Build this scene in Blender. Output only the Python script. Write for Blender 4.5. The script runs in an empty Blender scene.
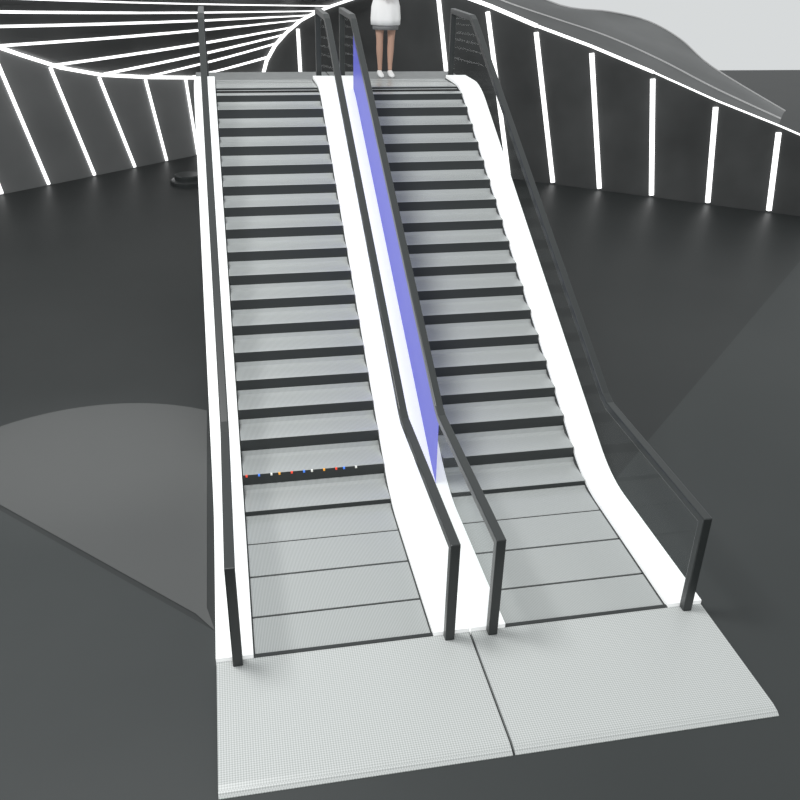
import bpy, math, random
from mathutils import Vector, Matrix
S=1.3
sc=bpy.context.scene
sc.view_settings.view_transform='Standard'
# ---------- materials
def mat(name,col,rough=0.5,spec=0.5,emit=0,metal=0,ecol=None):
    m=bpy.data.materials.new(name); m.use_nodes=True
    b=m.node_tree.nodes['Principled BSDF']
    b.inputs['Base Color'].default_value=(*col,1); b.inputs['Roughness'].default_value=rough
    b.inputs['Specular IOR Level'].default_value=spec; b.inputs['Metallic'].default_value=metal
    if emit:
        b.inputs['Emission Color'].default_value=(*(ecol or col),1); b.inputs['Emission Strength'].default_value=emit
    return m
def noise_var(m,c1,c2,scale,detail=3):
    nt=m.node_tree; b=nt.nodes['Principled BSDF']
    tc=nt.nodes.new('ShaderNodeTexCoord'); n=nt.nodes.new('ShaderNodeTexNoise'); r=nt.nodes.new('ShaderNodeValToRGB')
    n.inputs['Scale'].default_value=scale; n.inputs['Detail'].default_value=detail
    r.color_ramp.elements[0].position=.3;r.color_ramp.elements[1].position=.7
    r.color_ramp.elements[0].color=(*c1,1); r.color_ramp.elements[1].color=(*c2,1)
    nt.links.new(tc.outputs['Object'],n.inputs['Vector']); nt.links.new(n.outputs['Fac'],r.inputs['Fac']); nt.links.new(r.outputs['Color'],b.inputs['Base Color'])
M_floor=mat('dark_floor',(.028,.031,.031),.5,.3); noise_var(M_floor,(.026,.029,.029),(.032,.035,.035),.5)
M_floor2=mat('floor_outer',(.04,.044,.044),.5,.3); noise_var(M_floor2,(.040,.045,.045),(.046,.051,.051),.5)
M_light_pool=mat('painted_light_pool',(.088,.091,.090),.5,.3)  # lighter grey: pool of light painted into the floor colour
M_white=mat('white_deck',(.85,.87,.86),.4,.3,.35,ecol=(1,1,1))  # emission added for the overexposed glow; the decks are no lamps
M_black=mat('black_rail',(.034,.038,.038),.32,.45)
M_riser=mat('dark_riser',(.045,.050,.050),.45,.4)
M_gap=mat('gap',(.02,.02,.02),.8,.1)
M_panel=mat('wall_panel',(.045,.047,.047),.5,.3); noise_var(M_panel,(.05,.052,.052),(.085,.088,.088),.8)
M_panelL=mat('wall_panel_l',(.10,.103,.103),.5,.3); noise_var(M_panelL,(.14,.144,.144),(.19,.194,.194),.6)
M_roof=mat('roof_panel',(.08,.083,.083),.45,.3); noise_var(M_roof,(.09,.093,.093),(.15,.153,.153),.5)
M_led=mat('led_strip',(1,1,1),.5,.2,1.6)
M_led2=mat('edge_trim_light',(.5,.5,.5),.5,.2,.1,ecol=(1,1,1))
M_tread=mat('tread',(.4,.42,.41),.27,.5)
M_plate=mat('floor_plate',(.45,.47,.46),.35,.5)
M_landing=mat('landing_metal',(.2,.21,.21),.4,.4); noise_var(M_landing,(.19,.20,.20),(.23,.24,.24),8)
M_blue=mat('blue_glass',(.10,.11,.54),.4,.25,.16,ecol=(.14,.15,.9))  # weak emission added so the opaque panel looks lit through
M_skin=mat('skin',(.58,.36,.27),.5,.3); M_cloth=mat('white_cloth',(.85,.85,.84),.8,.2,.1); M_grey=mat('grey_cloth',(.3,.3,.3),.8,.2)
M_hair=mat('hair',(.03,.015,.01),.5,.4); M_eye=mat('eye',(.02,.02,.02),.2,.5); M_lip=mat('lips',(.45,.12,.1),.4,.4)
def ridge(m,scale,c1,c2,axis='X'):
    nt=m.node_tree;b=nt.nodes['Principled BSDF']; tc=nt.nodes.new('ShaderNodeTexCoord'); w=nt.nodes.new('ShaderNodeTexWave')
    w.bands_direction=axis; w.inputs['Scale'].default_value=scale
    r=nt.nodes.new('ShaderNodeValToRGB'); r.color_ramp.elements[0].color=(*c1,1); r.color_ramp.elements[1].color=(*c2,1)
    nt.links.new(tc.outputs['Object'],w.inputs['Vector']);nt.links.new(w.outputs['Fac'],r.inputs['Fac']);nt.links.new(r.outputs['Color'],b.inputs['Base Color'])
ridge(M_tread,28,(.33,.35,.345),(.55,.57,.56))
nt=M_plate.node_tree;b=nt.nodes['Principled BSDF']; tc=nt.nodes.new('ShaderNodeTexCoord'); mp=nt.nodes.new('ShaderNodeMapping'); mp.inputs['Rotation'].default_value=(0,0,math.radians(45))
ck=nt.nodes.new('ShaderNodeTexChecker'); ck.inputs['Scale'].default_value=85; ck.inputs['Color1'].default_value=(.44,.46,.45,1); ck.inputs['Color2'].default_value=(.63,.65,.64,1)
nt.links.new(tc.outputs['Object'],mp.inputs['Vector']);nt.links.new(mp.outputs['Vector'],ck.inputs['Vector']);nt.links.new(ck.outputs['Color'],b.inputs['Base Color'])
M_glass=bpy.data.materials.new('clear_glass');M_glass.use_nodes=True;nt=M_glass.node_tree;nt.nodes.clear()
o=nt.nodes.new('ShaderNodeOutputMaterial');mx=nt.nodes.new('ShaderNodeMixShader');t=nt.nodes.new('ShaderNodeBsdfTransparent');g=nt.nodes.new('ShaderNodeBsdfGlossy')
g.inputs['Roughness'].default_value=.03;g.inputs['Color'].default_value=(.7,.72,.72,1);t.inputs['Color'].default_value=(.96,.97,.97,1);mx.inputs[0].default_value=.03
nt.links.new(t.outputs[0],mx.inputs[1]);nt.links.new(g.outputs[0],mx.inputs[2]);nt.links.new(mx.outputs[0],o.inputs[0])
# ---------- mesh helpers
def mesh(name,vs,fs,m,parent=None,mi=None,smooth=False,scale=S):
    me=bpy.data.meshes.new(name); me.from_pydata([tuple(c*scale for c in v) for v in vs],[],fs)
    for mm in (m if isinstance(m,(list,tuple)) else [m]): me.materials.append(mm)
    if mi:
        for p,i in zip(me.polygons,mi): p.material_index=i
    if smooth:
        for p in me.polygons:p.use_smooth=True
    me.update(); ob=bpy.data.objects.new(name,me); sc.collection.objects.link(ob)
    if parent: ob.parent=parent
    return ob
def empty(name,loc=(0,0,0)):
    e=bpy.data.objects.new(name,None); e.location=[c*S for c in loc]; sc.collection.objects.link(e); return e
class B:
    def __init__(s): s.v=[];s.f=[];s.m=[]
    def box(s,a,b,m=0):
        n=len(s.v);x0,y0,z0=a;x1,y1,z1=b
        s.v+=[(x0,y0,z0),(x1,y0,z0),(x1,y1,z0),(x0,y1,z0),(x0,y0,z1),(x1,y0,z1),(x1,y1,z1),(x0,y1,z1)]
        for f in [(0,3,2,1),(4,5,6,7),(0,1,5,4),(1,2,6,5),(2,3,7,6),(3,0,4,7)]: s.f.append(tuple(n+i for i in f)); s.m.append(m)
    def sweep(s,secs,m=0,cap=True):
        n=len(s.v);k=len(secs[0])
        for q in secs: s.v+=list(q)
        for i in range(len(secs)-1):
            for j in range(k):
                a=n+i*k+j;b=n+i*k+(j+1)%k; s.f.append((a,b,b+k,a+k)); s.m.append(m)
        if cap:
            s.f.append(tuple(n+j for j in range(k))[::-1]); s.m.append(m)
            e=n+(len(secs)-1)*k; s.f.append(tuple(e+j for j in range(k))); s.m.append(m)
    def bar(s,p,q,w,m=0,up=(0,0,1)):
        p=Vector(p);q=Vector(q);d=(q-p).normalized();u=Vector(up)
        if abs(d.dot(u))>.95:u=Vector((1,0,0))
        a=d.cross(u).normalized()*w/2; c=d.cross(a).normalized()*w/2
        s.sweep([[tuple(r+a+c),tuple(r-a+c),tuple(r-a-c),tuple(r+a-c)] for r in (p,q)],m)
    def out(s,name,m,parent=None,**k): return mesh(name,s.v,s.f,m,parent,s.m,**k)
# ---------- escalators
Y0,Y1,H=4.95,9.0,2.12; SL=H/(Y1-Y0); ZB=.014
def raw(y): return min(max((y-Y0)*SL,0),H)
def prof(y,w=.22): return sum(raw(y+w*(i/6-1)) for i in range(13))/13
ys=[3.6,4.0,4.4]+[4.6+.06*i for i in range(14)]+[5.6+.4*i for i in range(8)]+[8.66+.06*i for i in range(13)]+[9.6]
def escalator(name,xl,xr,oxl,oxr,hl,hr,blue_left):
    E=empty(name)
    fr=[3.62,3.93,4.29,4.62,4.90,5.16,5.41]
    while fr[-1]<9.25: fr.append(fr[-1]+.230)
    b=B()
    xa,xb=xl+.008,xr-.008
    prev=ZB
    for i in range(len(fr)-1):
        y0,y1=fr[i],fr[i+1]; z=max(prof(y0+.14),0)+ZB
        nxt=max(prof(y1+.14),0)+ZB
        rise=nxt-z
        if rise<.012:
            b.box((xa,y0+.008,z-.012),(xb,y1-.008,z),0)
        else:
            c=rise*.30
            prf=[(y0+.004,z-.004),(y0+.010,z),(y1-.045,z+.002),(y1-.018,z+c*.3),(y1-.004,z+c),(y1+.02,z+c),(y1+.02,z-.02),(y0+.03,z-.02)]
            b.sweep([[(x,y,zz) for y,zz in prf] for x in (xb,xa)],0)
        if z-prev>.012:
            b.box((xa,y0+.005,prev-.01),(xb,y0+.03,z-.006),1)
        prev=z
    b.box((xl,3.62,.001),(xr,4.95,.004),2)
    b.box((xl,8.98,H-.03),(xr,9.62,H-.012),2)
    yy=fr[-1]
    while yy<9.55:
        b.box((xa,yy+.012,H-.02),(xb,min(yy+.09,9.62),H+.01),0); yy+=.11
    b.out('step_band',[M_tread,M_riser,M_gap],E)
    b=B()
    for a,c in ((oxl,xl),(xr,oxr)):
        b.sweep([[(a,y,max(prof(y)-.35,0)),(c,y,max(prof(y)-.35,0)),(c,y,prof(y)+.05),(a,y,prof(y)+.05)] for y in ys])
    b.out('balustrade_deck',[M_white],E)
    b=B()
    for x0,x1 in ((xl,xl+.007),(xr-.007,xr)):
        b.sweep([[(x0,y,prof(y)-.02),(x1,y,prof(y)-.02),(x1,y,prof(y)+.02),(x0,y,prof(y)+.02)] for y in ys])
    b.out('skirt_brush',[M_black],E)
    b=B()
    b.sweep([[(xl,y,max(prof(y)-.34,.0)),(xr,y,max(prof(y)-.34,.0)),(xr,y,max(prof(y)-.2,.003)),(xl,y,max(prof(y)-.2,.003))] for y in ys if y>5.3])
    b.out('truss_underside',[M_riser],E)
    hh=.66
    path=[(3.58,.0),(3.58,hh),(4.93,hh),(5.02,hh+.03),(8.95,H+hh-.03),(9.04,H+hh),(9.8,H+hh),(9.8,H)]
    w=.027
    b=B()
    for x in (hl,hr):
        secs=[]
        for i,(y,z) in enumerate(path):
            ds=[]
            if i>0: ds.append(Vector((y-path[i-1][0],z-path[i-1][1])).normalized())
            if i<len(path)-1: ds.append(Vector((path[i+1][0]-y,path[i+1][1]-z)).normalized())
            ns=[Vector((-d.y,d.x)) for d in ds]; n=sum(ns,Vector((0,0))).normalized(); k=w/max(n.dot(ns[0]),.3)
            secs.append([(x-w,y+n.x*k,z+n.y*k),(x+w,y+n.x*k,z+n.y*k),(x+w,y-n.x*k,z-n.y*k),(x-w,y-n.x*k,z-n.y*k)])
        b.sweep(secs)
    o=b.out('handrail',[M_black],E); bv=o.modifiers.new('bevel','BEVEL'); bv.width=.008; bv.segments=2; bv.limit_method='ANGLE'
    for i,x in enumerate((hl,hr)):
        yy=[3.62]+[y for y in ys if 3.62<y<9.7]+[9.76]
        def top(y): return raw(y)+hh-.02
        for (a,c,mm,nm) in ((3.61,5.0,M_glass,'lower'),(5.0,8.98,(M_blue if (blue_left and i==0) else M_glass),'incline'),(8.98,9.78,M_glass,'upper')):
            q=[a]+[y for y in yy if a<y<c]+[c]; v=[];f=[]
            for y in q: v+=[(x,y,prof(y)+.045),(x,y,top(y))]
            for j in range(len(q)-1): f.append((2*j,2*j+2,2*j+3,2*j+1))
            mesh('glass_panel_%s_%d'%(nm,i+1),v,f,mm,E)
    b=B()
    b.sweep([[(oxl+.002,y,0),(oxr-.002,y,0),(oxr-.002,y,z),(oxl+.002,y,z)] for y,z in ((2.76,.004),(2.78,.016),(2.82,.024),(3.62,.024))])
    b.out('bottom_floor_plate',[M_plate],E)
    b=B(); b.box((oxl+.002,9.6,H-.06),(oxr-.002,10.25,H)); b.out('landing_plate',[M_landing],E)
    b=B(); b.box((xl,3.60,.0),(xr,3.625,.028)); b.out('comb',[M_black],E)
    return E
E1=escalator('escalator',-.035,.965,-.235,1.172,-.12,1.05,False)
E2=escalator('escalator',1.385,2.387,1.182,2.6,1.30,2.49,True)
b=B()
for x in (-.1,1.17,2.45): b.box((x-.06,9.95,0),(x+.06,10.07,H-.06))
b.box((-.235,9.9,H-.2),(2.6,10.1,H-.06)); b.out('landing_support_frame',[M_black])
b=B();cols=[mat('bead_%d'%i,c,.4,.3,.45) for i,c in enumerate([(.9,.08,.04),(.9,.4,.05),(.75,.75,.7),(.08,.25,.9)])]
zt=prof(5.30)+ZB
for i in range(11):
    x=-.01+i*.075+(i%3)*.01; b.box((x,5.150,zt-.014),(x+.013,5.163,zt-.001),i*3%4)
b.out('indicator_light_string',cols)
# ---------- floor
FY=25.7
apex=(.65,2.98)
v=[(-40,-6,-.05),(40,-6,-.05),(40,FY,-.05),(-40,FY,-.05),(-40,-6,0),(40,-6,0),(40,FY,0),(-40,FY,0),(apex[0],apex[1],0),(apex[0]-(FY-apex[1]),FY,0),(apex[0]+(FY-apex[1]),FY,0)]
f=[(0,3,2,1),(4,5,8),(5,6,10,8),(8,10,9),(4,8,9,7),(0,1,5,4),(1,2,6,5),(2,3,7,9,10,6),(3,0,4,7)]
mesh('floor',v,f,[M_floor2,M_floor],None,[0,0,0,1,0,0,0,0,0])  # two greys split along the V: light and shade put into floor colour
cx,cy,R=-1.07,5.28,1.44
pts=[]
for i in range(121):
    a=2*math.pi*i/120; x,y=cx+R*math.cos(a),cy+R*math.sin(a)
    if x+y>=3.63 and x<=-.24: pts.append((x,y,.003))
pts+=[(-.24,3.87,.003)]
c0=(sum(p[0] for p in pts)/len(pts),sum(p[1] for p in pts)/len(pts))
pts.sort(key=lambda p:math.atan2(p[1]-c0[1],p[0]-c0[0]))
mesh('painted_light_pool',pts,[tuple(range(len(pts)))],M_light_pool)
b=B(); rings=[]
for r,z in ((.27,0),(.27,.05),(.25,.06),(.2,.07),(.2,.13),(.18,.14)):
    rings.append([(-.57+r*math.cos(t*math.pi/16),13.9+r*math.sin(t*math.pi/16),z) for t in range(32)])
b.sweep(rings); b.out('round_pedestal',[M_black])
# ---------- walls
rtop=[(.77,16.4,1.21),(.85,16.34,1.48),(1.0,16.23,1.74),(1.19,16.09,1.96),(1.42,15.93,2.16),(1.67,15.75,2.31),(1.96,15.54,2.44),(2.48,15.17,2.64),(3.18,14.66,2.74),(3.72,14.27,2.67),(4.12,13.98,2.54),(4.72,13.55,2.31),(5.42,13.05,2.08),(6.19,12.5,1.79),(6.95,11.95,1.48),(7.68,11.42,1.22),(8.27,11.0,.99)]
ltop=[(-6.2,11.12,3.2),(-5.3,11.85,3.05),(-4.45,12.55,2.75),(-3.97,12.95,2.48),(-3.52,13.31,2.26),(-3.13,13.63,2.08),(-2.71,13.97,1.86),(-2.26,14.34,1.64),(-1.76,14.76,1.48),(-1.07,15.33,1.36),(-.29,15.96,1.26),(.77,16.4,1.21)]
def at(P,x,dz=0):
    for a,c in zip(P,P[1:]):
        if a[0]<=x<=c[0]:
            t=(x-a[0])/(c[0]-a[0]); return tuple(a[i]+(c[i]-a[i])*t+(dz if i==2 else 0) for i in range(3))
    return P[-1] if x>P[-1][0] else P[0]
def wall(name,top,m,th):
    v=[];f=[]
    for p in top: v+=[(p[0],p[1],0),p]
    for j in range(len(top)-1): f.append((2*j,2*j+2,2*j+3,2*j+1))
    o=mesh(name,v,f,m); s=o.modifiers.new('th','SOLIDIFY'); s.thickness=th; s.offset=0; return o
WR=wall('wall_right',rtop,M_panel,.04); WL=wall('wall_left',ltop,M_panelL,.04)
def off(p,d): return (p[0],p[1]-d,p[2])
b=B()
for xt,xb_ in ((1.37,1.42),(3.42,3.78),(4.08,4.52),(4.72,5.12),(5.43,5.73),(6.19,6.385),(6.95,7.06),(7.68,7.76)):
    p=at(rtop,xt,-.09); g=at(rtop,xb_); b.bar(off(p,.04),(g[0],g[1]-.04,.03),.055)
for i in range(len(rtop)-1): b.bar(off(rtop[i],.03),off(rtop[i+1],.03),.05 if i<11 else .035 if i<13 else .02)
b.out('light_strips',[M_led],WR)
b=B()
for xt,xb_ in ((-5.2,-4.95),(-4.6,-4.35),(-4.0,-3.76),(-3.54,-3.21),(-3.02,-2.63),(-2.38,-2.02),(-1.78,-1.44),(-1.14,-.95),(-.53,-.44)):
    p=at(ltop,xt,-.04); g=at(ltop,xb_); b.bar(off(p,.05),(g[0],g[1]-.05,.02),.042)
for i in range(len(ltop)-1): b.bar(off(ltop[i],.03),off(ltop[i+1],.03),.05)
b.out('light_strips',[M_led],WL)
pairs=[(.77,.77),(.1,.80),(-.45,.88),(-1.1,1.02),(-1.72,1.15),(-2.32,1.28),(-2.95,1.43),(-3.52,1.56),(-3.99,1.69),(-4.41,1.88),(-5.3,2.48),(-6.2,3.0)]
v=[];f=[];K=8; ribs=B()
for i,(a,c) in enumerate(pairs):
    p=at(ltop,a);q=at(rtop,c);row=[]
    for k in range(K+1):
        t=k/K; r=[p[j]+(q[j]-p[j])*t for j in range(3)]; r[2]-=.03*math.sin(math.pi*t)*min(i/5,1); row.append(tuple(r))
    v+=row
    if i>=2:
        for k in range(K): ribs.bar((row[k][0],row[k][1]-.01,row[k][2]+.012),(row[k+1][0],row[k+1][1]-.01,row[k+1][2]+.012),.036)
for i in range(len(pairs)-1):
    for k in range(K): a=i*(K+1)+k; f.append((a,a+1,a+K+2,a+K+1))
C=mesh('canopy_roof',v,f,M_roof,smooth=True); ribs.out('light_strips',[M_led],C)
front=rtop[9:16]
back=[(4.73,15.56,2.85),(5.54,14.79,2.5),(6.52,15.04,2.39),(7.4,15.4,2.22),(7.6,14.52,2.02),(7.75,13.6,1.70),(8.31,12.27,1.25)]
def along(P,t):
    t*=len(P)-1;i=min(int(t),len(P)-2);t-=i
    g=lambda k:P[max(0,min(k,len(P)-1))]
    a,b_,c,d=g(i-1),g(i),g(i+1),g(i+2)
    return tuple(.5*(2*b_[j]+(c[j]-a[j])*t+(2*a[j]-5*b_[j]+4*c[j]-d[j])*t*t+(3*b_[j]-a[j]-3*c[j]+d[j])*t**3) for j in range(3))
v=[];f=[];K=8;NN=30;trim=B();grid=[]
for i in range(NN+1):
    p=along(front,i/NN);q=along(back,i/NN);row=[]
    for k in range(K+1):
        t=k/K;r=[p[j]+(q[j]-p[j])*t for j in range(3)]
        r[2]+=.05*math.sin(math.pi*t); row.append(tuple(r))
    v+=row; grid.append(row)
for i in range(NN):
    for k in range(K): a=i*(K+1)+k; f.append((a,a+1,a+K+2,a+K+1))
    for k in (2,K):
        p,q=grid[i][k],grid[i+1][k]; trim.bar((p[0],p[1],p[2]+.008),(q[0],q[1],q[2]+.008),.018)
C2=mesh('canopy_roof',v,f,M_roof,smooth=True); trim.out('edge_trim',[M_led2],C2)
# ---------- person (metres)
P=empty('person',(1.785,9.93,H))
def skin(name,pts,edges,rad,m,root=0,sub=2):
    me=bpy.data.meshes.new(name); me.from_pydata(pts,edges,[]); me.materials.append(m)
    ob=bpy.data.objects.new(name,me); sc.collection.objects.link(ob); ob.parent=P
    s=ob.modifiers.new('skin','SKIN'); s.use_smooth_shade=True
    for i,r in enumerate(rad):
        rr=r if isinstance(r,tuple) else (r,r); me.skin_vertices[0].data[i].radius=rr; me.skin_vertices[0].data[i].use_root=(i==root)
    u=ob.modifiers.new('sub','SUBSURF'); u.levels=sub;u.render_levels=sub
    return ob
pts=[(0,0,.95),(0,0,1.12),(0,0,1.33),(0,.01,1.43),(0,.0,1.50)];rad=[(.13,.1),(.11,.085),(.13,.09),(.05,.05),(.045,.05)];ed=[(0,1),(1,2),(2,3),(3,4)]
for sx in (-1,1):
    n=len(pts); pts+=[(sx*.085,0,.86),(sx*.085,-.005,.66),(sx*.08,-.005,.47),(sx*.078,.012,.34),(sx*.072,.01,.12),(sx*.072,.0,.06)]
    rad+=[.085,.07,.05,.052,.032,.035]; ed+=[(0,n)]+[(n+i,n+i+1) for i in range(5)]
skin('body',pts,ed,rad,M_skin)
for sx in (-1,1):
    skin('sleeve',[(sx*.12,0,1.37),(sx*.17,0,1.35),(sx*.215,.02,1.10),(sx*.13,-.12,1.05)],[(0,1),(1,2),(2,3)],[.05,.055,.042,.036],M_cloth)
    skin('hand',[(sx*.14,-.11,1.052),(sx*.095,-.15,1.045),(sx*.06,-.165,1.04)],[(0,1),(1,2)],[.026,(.03,.018),(.034,.016)],M_skin)
    for k in range(4):
        z=1.067-k*.018; L=[.05,.06,.056,.043][k]
        skin('finger',[(sx*.06,-.167,z),(sx*(.06-L*.5),-.178-(0 if sx>0 else .016),z-.006),(sx*(.06-L),-.172-(0 if sx>0 else .016),z-.012)],[(0,1),(1,2)],[.009,.0085,.007],M_skin)
    skin('thumb',[(sx*.085,-.15,1.065),(sx*.065,-.16,1.088),(sx*.04,-.17,1.094)],[(0,1),(1,2)],[.012,.010,.008],M_skin)
def loft(name,rings,m,seg=32,fold=0):
    b=B();secs=[]
    for (cx,cy,z,rx,ry) in rings:
        secs.append([(cx+(rx+fold*math.sin(8*a)*max(0,1-z))*math.cos(a),cy+(ry+fold*math.sin(8*a)*max(0,1-z))*math.sin(a),z) for a in [2*math.pi*t/seg for t in range(seg)]])
    b.sweep(secs); return b.out(name,[m],P,smooth=True,scale=1)
loft('dress',[(0,0,.67,.205,.15),(0,0,.75,.21,.145),(0,0,.9,.20,.135),(0,0,1.0,.17,.12),(0,0,1.10,.135,.105),(0,0,1.22,.15,.12),(0,0,1.32,.165,.11),(0,0,1.38,.15,.09),(0,.005,1.42,.08,.065),(0,.005,1.44,.06,.055)],M_cloth,64,.02)
loft('skirt_hem',[(0,0,.61,.18,.13),(0,0,.70,.185,.135)],M_grey,48,.01)
for sx in (-1,1):
    b=B();secs=[]
    for y,hw,h in ((.055,.02,.05),(.045,.034,.075),(.01,.036,.085),(-.05,.036,.07),(-.11,.043,.05),(-.16,.038,.035),(-.185,.018,.02)):
        secs.append([(sx*.075+hw*math.cos(a),y,max(0,h/2+h/2*math.sin(a))) for a in [2*math.pi*t/16 for t in range(16)]])
    b.sweep(secs); b.out('shoe',[M_cloth],P,smooth=True,scale=1)
loft('head',[(0,-.01,1.47,.03,.035),(0,-.02,1.485,.045,.055),(0,-.015,1.51,.058,.075),(0,-.01,1.54,.068,.086),(0,-.005,1.58,.074,.092),(0,0,1.62,.073,.092),(0,.005,1.655,.06,.075),(0,.005,1.675,.035,.045),(0,.005,1.682,.01,.012)],M_skin)
loft('hair',[(0,.03,1.44,.06,.04),(0,.035,1.50,.08,.065),(0,.03,1.57,.085,.085),(0,.02,1.63,.083,.09),(0,.012,1.67,.065,.075),(0,.01,1.695,.03,.035)],M_hair)
skin('nose',[(0,-.09,1.585),(0,-.105,1.555),(0,-.098,1.548)],[(0,1),(1,2)],[.007,.011,.009],M_skin)
skin('lips',[(-.02,-.085,1.52),(0,-.094,1.521),(.02,-.085,1.52)],[(0,1),(1,2)],[.004,.007,.004],M_lip,1)
for sx in (-1,1):
    skin('ear',[(sx*.073,.0,1.60),(sx*.08,.005,1.58),(sx*.073,0,1.555)],[(0,1),(1,2)],[.01,.012,.008],M_skin)
    skin('eye',[(sx*.022,-.088,1.585),(sx*.038,-.083,1.585)],[(0,1)],[.007,.006],M_eye)
# ---------- camera
X=Vector((.9815,-.190,.0216)).normalized(); F=Vector((.178,.8635,-.4725)); F=(F-X*F.dot(X)).normalized(); Z=-F; Yv=Z.cross(X)
M=Matrix((X,Yv,Z)).transposed().to_4x4(); M.translation=Vector((0,0,3.52*S))
cam=bpy.data.cameras.new('camera'); co=bpy.data.objects.new('camera',cam); sc.collection.objects.link(co); co.matrix_world=M
cam.sensor_width=36; cam.lens=876/800*36; cam.clip_end=500; sc.camera=co
# ---------- light
w=bpy.data.worlds.new('world'); sc.world=w; w.use_nodes=True; nt=w.node_tree; bg=nt.nodes['Background']
bg.inputs['Color'].default_value=(.68,.70,.705,1); bg.inputs['Strength'].default_value=1.0
def area(name,loc,size,e,target):
    l=bpy.data.lights.new(name,'AREA'); l.energy=e*S*S; l.size=size*S; o=bpy.data.objects.new(name,l); sc.collection.objects.link(o)
    o.location=Vector(loc)*S; o.rotation_euler=(Vector(target)-Vector(loc)).to_track_quat('-Z','Y').to_euler(); return o
area('ceiling_softbox',(-2.0,5.0,7.5),2.2,380,(1.0,5.5,0))
l=bpy.data.lights.new('spot','SPOT'); l.energy=360*S*S; l.spot_size=2*math.atan(1.3/6); l.spot_blend=1; l.shadow_soft_size=.3; o=bpy.data.objects.new('ceiling_spotlight',l); sc.collection.objects.link(o); o.location=(-1.2*S,6.0*S,6*S)
